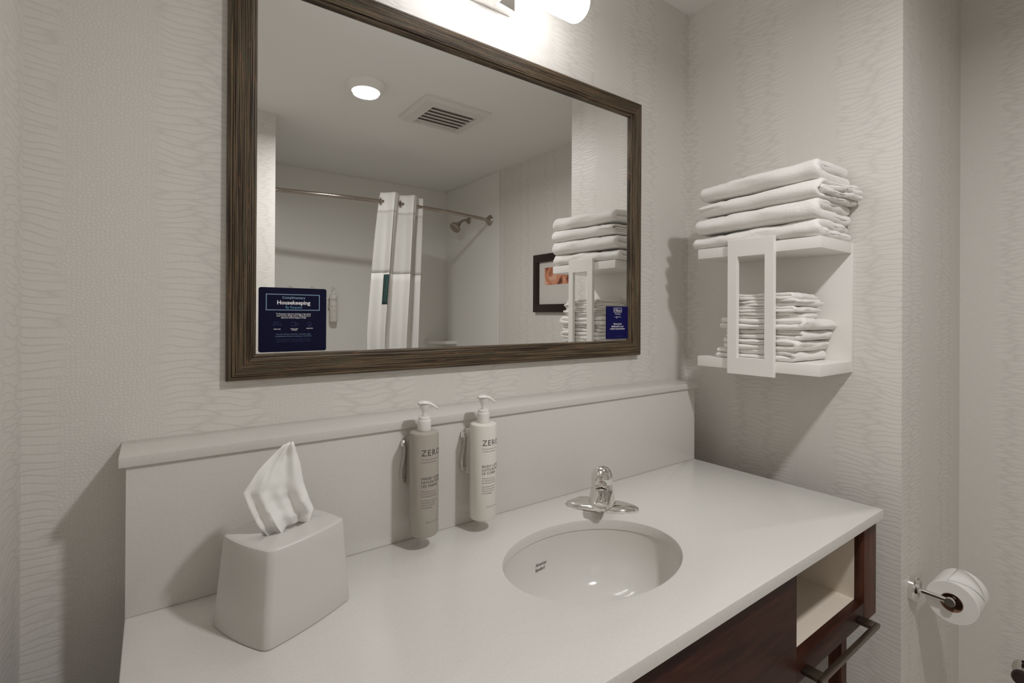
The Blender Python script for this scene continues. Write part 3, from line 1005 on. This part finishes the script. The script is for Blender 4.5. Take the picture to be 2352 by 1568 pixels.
# tissue pulled through the slot
NU, NV = 26, 30
rows = []
for j in range(NV + 1):
    t = j / NV
    row = []
    # outline from the slot to the tip, in a plane facing the room
    left = [(-0.030, -0.002), (-0.044, 0.016), (-0.055, 0.042), (-0.066, 0.074), (-0.046, 0.104), (-0.010, 0.136)]
    right = [(0.034, 0.006), (0.040, 0.020), (0.030, 0.042), (0.021, 0.070), (0.014, 0.104), (0.003, 0.139)]

    def along(P, t):
        k = t * (len(P) - 1)
        i = min(int(k), len(P) - 2)
        f_ = k - i
        return (P[i][0] + (P[i + 1][0] - P[i][0]) * f_, P[i][1] + (P[i + 1][1] - P[i][1]) * f_)
    l_, r_ = along(left, t), along(right, t)
    for i in range(NU + 1):
        u_ = i / NU
        x_ = l_[0] + (r_[0] - l_[0]) * u_
        z_ = l_[1] + (r_[1] - l_[1]) * u_
        tri = lambda q: 2 * abs((q % 1.0) - 0.5) - 0.5
        env = 1 - 0.75 * t
        fold = 0.020 * tri(u_ * 1.5 + 0.12) * env + 0.011 * tri(u_ * 3.4 + 0.5 + 0.3 * t) * env
        crk = 0.004 * noise.noise(Vector((x_ * 32, z_ * 32, 2.0))) + 0.0018 * noise.noise(Vector((x_ * 110, z_ * 110, 5.0)))
        bend = -0.012 * t
        row.append((bxc + 0.006 + x_, byc + fold + crk + bend + 0.20 * x_, ZC + BH - 0.006 + z_))
    rows.append(row)
mb = MB()
vs = [p for r_ in rows for p in r_]
fs = [(j * (NU + 1) + i, j * (NU + 1) + i + 1, (j + 1) * (NU + 1) + i + 1, (j + 1) * (NU + 1) + i) for j in range(NV) for i in range(NU)]
mb.add(vs, fs)
ti = solo('tissue', mb, 'tissue', (bxc, byc, ZC + BH - 0.006), 'crumpled white tissue pulled up out of the tissue box', 'tissue', ang=70)
so = ti.modifiers.new('thick', 'SOLIDIFY')
so.thickness = 0.0006

# ------------------------------------------------------------------ towel shelf
sy0, sy1 = -0.519, -0.1753
tz1, tz0, bz1_, bz0_ = ZC + 0.6653, ZC + 0.6359, ZC + 0.3417, ZC + 0.3119
ts = thing('towel_shelf', (0, (sy0 + sy1) / 2, bz0_), 'white two-tier towel shelf mounted on the right wall', 'shelf')
finish('back_panel', MB().box(-0.012, 0, sy0, sy1, bz0_, tz1, 0.001), 'lacquer', ts)
finish('top_shelf', MB().box(-0.2041, -0.0121, sy0, sy1, tz0, tz1, 0.0012), 'lacquer', ts)
finish('bottom_shelf', MB().box(-0.2041, -0.0121, sy0, sy1, bz0_, bz1_, 0.0012), 'lacquer', ts)
py0, py1, pz0, pz1 = -0.4097, -0.2784, ZC + 0.2995, ZC + 0.6786
qy0, qy1, qz0, qz1 = -0.3845, -0.3070, 1.2120, 1.4955
mb = MB()
rings = []
for xx, i_ in ((-0.2043, 0.0), (-0.2155, 0.0), (-0.2164, 0.0009)):
    rings.append([(xx, py0 + i_, pz0 + i_), (xx, py1 - i_, pz0 + i_), (xx, py1 - i_, pz1 - i_), (xx, py0 + i_, pz1 - i_)])
rin = []
for xx, i_ in ((-0.2164, 0.0009), (-0.2155, 0.0), (-0.2043, 0.0)):
    rin.append([(xx, qy0 - i_, qz0 - i_), (xx, qy1 + i_, qz0 - i_), (xx, qy1 + i_, qz1 + i_), (xx, qy0 - i_, qz1 + i_)])
mb.loft(rings + rin + [rings[0]], False, False)
finish('front_panel', mb, 'lacquer', ts)


# ------------------------------------------------------------------ towels
def towel(name, back, front, ea, eb, z, h, label, group, seed, cat='towel', sheets=2, taper=0.12, wav=1.0, border=None, axis='y', yn=44, bunch=0.0):
    """folded towel: nested U-shaped sheets with the round fold at `front`;
    axis 'y': fold faces -x, layers show at the y ends; axis 'x': fold faces -y, layers show at the x ends"""
    rnd = random.Random(seed)
    off = Vector((seed * 3.7, seed * 1.9, seed * 5.1))
    t = h / (2 * sheets)
    sg = 1 if eb > ea else -1
    mb = MB()
    for sidx in range(sheets):
        R = h / 2 - t * (sidx + 0.5)
        th = t * 0.49
        bk = back - 0.006 * sidx + rnd.uniform(-0.004, 0.004)
        fr_ = front + h * 0.5 * 1.1 + t * 0.2 * sidx
        path = []
        nl = 18
        for k in range(nl):
            path.append((bk + (fr_ - bk) * k / nl, -R, 0, -1))
        for k in range(13):
            a = -PI / 2 - PI * k / 12
            path.append((fr_ + R * 1.1 * math.cos(a), R * math.sin(a), math.cos(a), math.sin(a)))
        for k in range(1, nl + 1):
            path.append((fr_ + (bk - fr_) * k / nl, R, 0, 1))
        e1, e0 = path[-1], path[0]
        loop = [(p, p[2], p[3]) for p in path] + [(e1, 0.75, 0.7), (e1, 1.0, 0), (e1, 0.75, -0.7)] + [(p, -p[2], -p[3]) for p in path[::-1]] + [(e0, 0.75, 0.7), (e0, 1.0, 0), (e0, 0.75, -0.7)]
        rings = []
        lay = [rnd.uniform(-0.006, 0.006) for _ in range(2)]
        st = [(-1, a) for a in (85, 60, 35)] + [(0, 0)] + [(k, 0) for k in range(1, yn)] + [(yn, 0)] + [(yn + 1, a) for a in (35, 60, 85)]
        for j, a in st:
            f_ = min(max(j / yn, 0), 1)
            qe = ea + (eb - ea) * f_
            c_, s__ = math.cos(math.radians(a)), math.sin(math.radians(a)) * min(th, 0.008)
            if j < 0:
                qe -= s__ * sg
            if j > yn:
                qe += s__ * sg
            hs = 1 - taper * f_
            if border is not None:
                hs *= 1 - 0.06 * math.exp(-((qe - border) / 0.007) ** 2) - 0.03 * math.exp(-((qe - border - 0.03) / 0.004) ** 2)
            ring = []
            for (c, nx, nz) in loop:
                qp = c[0] + nx * th * c_
                qz = c[1] + nz * th * c_
                up_ = 1 if c[1] > 0 else 0
                low = noise.noise(Vector((c[0] * 8, qe * 8, 0)) + off)
                mid = noise.noise(Vector((qp * 26, qe * 24, qz * 40)) + off)
                hi = noise.noise(Vector((qp * 190, qe * 190, qz * 190)) + off)
                vz = (qz + h / 2) / h
                zz = vz * h * hs * (1 + 0.12 * wav * low) + (0.0022 * wav * mid + 0.0007 * hi) * min(1, vz * 4)
                pp = qp + 0.007 * wav * noise.noise(Vector((qe * 11, sidx * 3.0 + up_, 4)) + off) + 0.0015 * mid + 0.0007 * hi
                eo = (lay[up_] + 0.008 * wav * noise.noise(Vector((c[0] * 16, up_ * 5.0 + sidx * 2.5, 9)) + off)) * (1 - f_) + lay[1 - up_] * 0.6 * f_
                if bunch:
                    k_ = min(max((c[0] - front) / (back - front), 0), 1)
                    eo -= sg * bunch * k_ * (1 - f_) ** 3 * (0.6 + 0.6 * abs(noise.noise(Vector((c[0] * 30, up_ * 3.0, sidx)) + off)))
                ee = qe + eo
                ring.append((pp, ee, z + zz) if axis == 'y' else (ee, pp, z + zz))
            rings.append(ring)
        mb.loft(rings, True, True)
    if axis == 'y':
        loc = ((back + front) / 2, (ea + eb) / 2, z)
    else:
        loc = ((ea + eb) / 2, (back + front) / 2, z)
    return solo(name, mb, 'terry', loc, label, cat, group, ang=80)


GB = 'bath towels on the top shelf'
z_ = tz1 + 0.0008
bath = [(0.046, -0.020, -0.2105, -0.512, -0.166, 'folded white bath towel lying directly on the top shelf, lowest of the stack', 0.22, 1, 0.0),
        (0.054, -0.018, -0.218, -0.510, -0.176, 'folded white bath towel, second from the bottom of the top shelf stack', 0.18, 1, 0.0),
        (0.050, -0.016, -0.216, -0.512, -0.190, 'folded white bath towel, second from the top of the stack, with bunched end', 0.24, 2, 0.030),
        (0.056, -0.020, -0.214, -0.506, -0.190, 'folded white bath towel on the very top of the stack', 0.18, 1, 0.006)]
for i, (h_, xb_, xf_, ya_, yb_, lab, tp_, sh_, bn_) in enumerate(bath):
    towel('bath_towel', xb_, xf_, ya_, yb_, z_, h_, lab, GB, 11 + i, taper=tp_, border=-0.262, wav=1.1, sheets=sh_, bunch=bn_)
    z_ += h_ * 0.955
GH = 'hand towels on the lower shelf'
z_ = bz1_ + 0.0006
hand = [(0.0290, -0.236, -0.462, -0.192, -0.022, 'thick folded white hand towel lying directly on the lower shelf'),
        (0.0310, -0.262, -0.470, -0.194, -0.020, 'thick folded white hand towel, second from the bottom of the lower shelf'),
        (0.0280, -0.262, -0.474, -0.192, -0.022, 'thick folded white hand towel, third from the bottom of the lower shelf'),
        (0.0310, -0.255, -0.484, -0.196, -0.020, 'plump folded white hand towel just below the four thin washcloths')]
for i, (h_, yb_, yf_, xa_, xb_, lab) in enumerate(hand):
    towel('hand_towel', yb_, yf_, xa_, xb_, z_, h_, lab, GH, 31 + i, taper=0.05, wav=1.25, yn=30, axis='x', sheets=1)
    z_ += h_ * 0.96
GW = 'washcloths on the lower shelf'
cloth = [(0.0175, -0.290, -0.452, -0.188, -0.050, 'thin folded white washcloth, lowest of the four above the hand towels'),
         (0.0180, -0.292, -0.456, -0.190, -0.048, 'thin folded white washcloth, second of the four above the hand towels'),
         (0.0175, -0.288, -0.460, -0.189, -0.044, 'thin folded white washcloth, third of the four above the hand towels'),
         (0.0185, -0.292, -0.450, -0.186, -0.050, 'thin folded white washcloth on top of the lower shelf stack')]
for i, (h_, yb_, yf_, xa_, xb_, lab) in enumerate(cloth):
    towel('washcloth', yb_, yf_, xa_, xb_, z_, h_, lab, GW, 51 + i, taper=-0.05, wav=1.5, yn=26, cat='washcloth', axis='x', sheets=1)
    z_ += h_ * 0.965

# ------------------------------------------------------------------ toilet paper
px_, pz_ = 0.078, 0.612
yp = YW - 0.080
th_ = thing('toilet_paper_holder', (px_, YW, pz_), 'chrome toilet paper holder on the wall at the right', 'paper holder')
finish('wall_plate', MB().lathe([(0.0315, 0), (0.0315, 0.011), (0.030, 0.013), (0.024, 0.0135), (0.0235, 0.019), (0.021, 0.020), (0.004, 0.0202)], (px_, YW, pz_), (0, -1, 0), 40), 'chrome', th_)
finish('arm', MB().tube([(px_, YW - 0.019, pz_), (px_, yp - 0.009, pz_)], 0.0068, 20), 'chrome', th_)
finish('elbow_cap', MB().lathe([(0.0105, -0.010), (0.0112, -0.008), (0.0112, 0.010), (0.0100, 0.012)], (px_, yp, pz_), (1, 0, 0), 24), 'chrome', th_)
finish('spindle', MB().tube([(px_ + 0.011, yp, pz_), (px_ + 0.130, yp, pz_)], 0.0085, 20), 'chrome', th_)
zr = pz_ - 0.0060
tr = thing('toilet_paper_roll', (px_ + 0.07, yp, zr - 0.055), 'white toilet paper roll with a folded end on the chrome holder', 'paper roll')
ra_, rc_, xa_, xb_ = 0.0525, 0.0232, px_ + 0.008, px_ + 0.112
finish('paper', MB().lathe([(rc_, xa_ - px_), (ra_ - 0.0015, xa_ - px_), (ra_, xa_ - px_ + 0.0015), (ra_, xb_ - px_ - 0.0015), (ra_ - 0.0015, xb_ - px_), (rc_, xb_ - px_), (rc_, xa_ - px_)], (px_, yp, zr), (1, 0, 0), 72, cap0=False, cap1=False), 'paper', tr)
finish('core', MB().lathe([(rc_ - 0.0001, xa_ - px_ + 0.0005), (rc_ - 0.0001, xb_ - px_ - 0.0005), (rc_ - 0.0016, xb_ - px_ - 0.0005), (rc_ - 0.0016, xa_ - px_ + 0.0005), (rc_ - 0.0001, xa_ - px_ + 0.0005)], (px_, yp, zr), (1, 0, 0), 40, cap0=False, cap1=False), 'core', tr)
# folded triangular flap lying on the upper front of the roll
mb = MB()
cols = []
for k in range(17):
    a = math.radians(100 - 88 * k / 16)
    f_ = k / 16
    w0, w1 = 0.002 + (0.104 / 2 - 0.002) * f_ ** 1.15, 0.102 - (0.104 / 2) * f_ ** 1.15
    rr_ = ra_ + 0.0008 + 0.0022 * max(0, f_ - 0.55)
    for w_ in (w0, (w0 + w1) / 2, w1):
        cols.append((xa_ + w_, yp - rr_ * math.cos(PI / 2 - a + PI / 2 - PI / 2) * 1.0 if False else yp - rr_ * math.sin(PI / 2 - a), zr + rr_ * math.cos(PI / 2 - a)))
fs = []
for k in range(16):
    for j in range(2):
        fs.append((k * 3 + j, k * 3 + j + 1, k * 3 + j + 4, k * 3 + j + 3))
mb.add(cols, fs)
fl = finish('folded_flap', mb, 'paper', tr)
so = fl.modifiers.new('thick', 'SOLIDIFY')
so.thickness = 0.0009
so.offset = 1.0

# water stop near the toilet, at the frame's lower right corner
vv = thing('shutoff_valve', (XB, -0.7777, 0.2870), 'small dark metal knob low on the far right wall', 'valve')
finish('escutcheon', MB().lathe([(0.028, 0), (0.027, 0.004), (0.012, 0.008)], (XB, -0.7777, 0.2870), (-1, 0, 0), 28), 'chrome', vv)
finish('stem', MB().tube([(XB - 0.006, -0.7777, 0.2870), (XB - 0.05, -0.7777, 0.2870)], 0.007, 16), 'chrome', vv)
finish('knob', MB().lathe([(0.010, 0.045), (0.019, 0.048), (0.0215, 0.054), (0.0215, 0.062), (0.018, 0.068), (0.004, 0.070)], (XB, -0.7777, 0.2870), (-1, 0, 0), 24), 'bronze', vv)

# ------------------------------------------------------------------ shower rod, curtain and head
YR, ZR = -2.118, 2.054
def rod_y(x):
    t = (x - XS) / (XB - XS)
    return YR + 0.105 * math.sin(PI * min(max(t, 0), 1))


sr = thing('shower_rod', (XS, YR, ZR), 'curved polished metal shower rod reflected in the mirror', 'shower rod')
finish('rod', MB().tube([(XS + 0.012 + (XB - XS - 0.024) * k / 40, rod_y(XS + 0.012 + (XB - XS - 0.024) * k / 40), ZR) for k in range(41)], 0.0125, 20), 'nickel', sr)
for xx, dx in ((XB - 0.0061, -1), (XS + 0.0061, 1)):
    finish('flange', MB().lathe([(0.040, 0), (0.040, 0.005), (0.034, 0.012), (0.022, 0.016), (0.020, 0.032), (0.0165, 0.034), (0.0128, 0.034)], (xx, YR, ZR), (dx, 0, 0), 36), 'nickel', sr)

cu = thing('shower_curtain', (-0.25, -2.02, 0.15), 'white shower curtain bunched on the rod in the mirror', 'curtain')


def curtain_pt(u, z):
    """u 0..1 across the folds"""
    t = (2.112 - z) / (2.112 - 0.15)
    xl = -0.372 - 0.075 * min(1, t * 2.2) ** 0.8
    xr = -0.080 - 0.055 * min(1, t * 1.6)
    x = xl + (xr - xl) * u
    amp = 0.030 + 0.012 * min(1, t * 3)
    ph = 2 * PI * 2.2 * u + 0.25 * math.sin(z * 2.0) - 1.75
    y = rod_y(x) + 0.030 + amp * math.sin(ph) + 0.009 * math.sin(ph * 3.1 + z * 2.0) * min(1, t * 4 + 0.35)
    x += 0.010 * math.cos(ph) * min(1, t * 5 + 0.3)
    return (x, y, z)


def strip(z0, z1, nz, off=0.0):
    mb = MB()
    nu = 120
    vs = []
    for j in range(nz + 1):
        for i in range(nu + 1):
            p = curtain_pt(i / nu, z0 + (z1 - z0) * j / nz)
            vs.append((p[0], p[1] + off, p[2]))
    fs = [(j * (nu + 1) + i, j * (nu + 1) + i + 1, (j + 1) * (nu + 1) + i + 1, (j + 1) * (nu + 1) + i) for j in range(nz) for i in range(nu)]
    return mb.add(vs, fs)


for nm, z0, z1, nz, m in (('header', 1.985, 2.112, 6, 'curtain'), ('sheer_panel', 1.592, 1.986, 14, 'sheer'), ('lower_panel', 0.15, 1.593, 30, 'curtain')):
    o = finish(nm, strip(z0, z1, nz), m, cu, True, 70)
    so = o.modifiers.new('thick', 'SOLIDIFY')
    so.thickness = 0.0012 if nm != 'lower_panel' else 0.0020
    so.offset = 0
for uu in (0.02, 0.467):
    p = curtain_pt(uu, ZR)
    o = finish('grommet', MB().tube([(p[0] + 0.0 * k, rod_y(p[0]) + 0.020 * math.cos(2 * PI * k / 24), ZR + 0.020 * math.sin(2 * PI * k / 24)) for k in range(25)], 0.0035, 10, False), 'nickel', cu)
# teal label sewn on the lower panel
lab = MB()
rows = []
for j in range(9):
    zz = 1.583 - 0.19 * j / 8
    for i in range(5):
        uu = 0.150 + 0.110 * i / 4
        p = curtain_pt(uu, zz)
        rows.append((p[0], p[1] + 0.006, p[2]))
lab.add(rows, [(j * 5 + i, j * 5 + i + 1, (j + 1) * 5 + i + 1, (j + 1) * 5 + i) for j in range(8) for i in range(4)])
lo = finish('label_strip', lab, 'label_teal', cu)
so = lo.modifiers.new('thick', 'SOLIDIFY')
so.thickness = 0.001

for za, zb_ in ((1.560, 1.535), (1.528, 1.500), (1.488, 1.476), (1.468, 1.452), (1.425, 1.408)):
    lab = MB()
    pa_, pb_ = curtain_pt(0.200, za), curtain_pt(0.202, zb_)
    lab.add([(pa_[0], pa_[1] + 0.0075, za), (pa_[0] + 0.004, pa_[1] + 0.0075, za), (pb_[0] + 0.004, pb_[1] + 0.0075, zb_), (pb_[0], pb_[1] + 0.0075, zb_)], [(0, 1, 2, 3)])
    finish('label_print', lab, 'label_pale', lo, False)

YH = -2.430
sh = thing('showerhead', (XB - 0.006, YH, 2.10), 'chrome shower head on a bent arm reflected in the mirror', 'shower head')
finish('flange', MB().lathe([(0.030, 0), (0.029, 0.006), (0.020, 0.014), (0.012, 0.016)], (XB - 0.006, YH, 2.10), (-1, 0, 0), 28), 'nickel', sh)
finish('arm', MB().tube([(XB - 0.016, YH, 2.10), (XB - 0.04, YH, 2.100), (XB - 0.065, YH, 2.092), (XB - 0.10, YH, 2.065)], 0.0105, 16), 'nickel', sh)
finish('head', MB().lathe([(0.013, -0.012), (0.016, 0.0), (0.018, 0.012), (0.032, 0.030), (0.046, 0.046), (0.048, 0.056), (0.046, 0.064), (0.038, 0.067), (0.012, 0.068)], (XB - 0.098, YH, 2.066), (-0.72, 0.12, -0.68), 36), 'nickel', sh)

# ------------------------------------------------------------------ framed picture on the far right wall
pa, pb, pc, pd = -1.559, -1.075, 1.349, 1.730
pf = thing('framed_picture', (XB, (pa + pb) / 2, pc), 'small print in a wide dark frame reflected beside the towels', 'picture')
fwid = 0.052
for (a, b, c, d_) in ((pa, pb, pc, pc + fwid), (pa, pb, pd - fwid, pd), (pa, pa + fwid, pc + fwid, pd - fwid), (pb - fwid, pb, pc + fwid, pd - fwid)):
    finish('frame_side', MB().box(XB - 0.026, XB, a, b, c, d_, 0.002), 'picture_frame', pf)
finish('mat_board', MB().box(XB - 0.012, XB - 0.006, pa + fwid, pb - fwid, pc + fwid, pd - fwid), 'mat_board', pf)
finish('print', MB().box(XB - 0.0128, XB - 0.0121, -1.452, -1.185, 1.527, 1.640), 'art', pf)
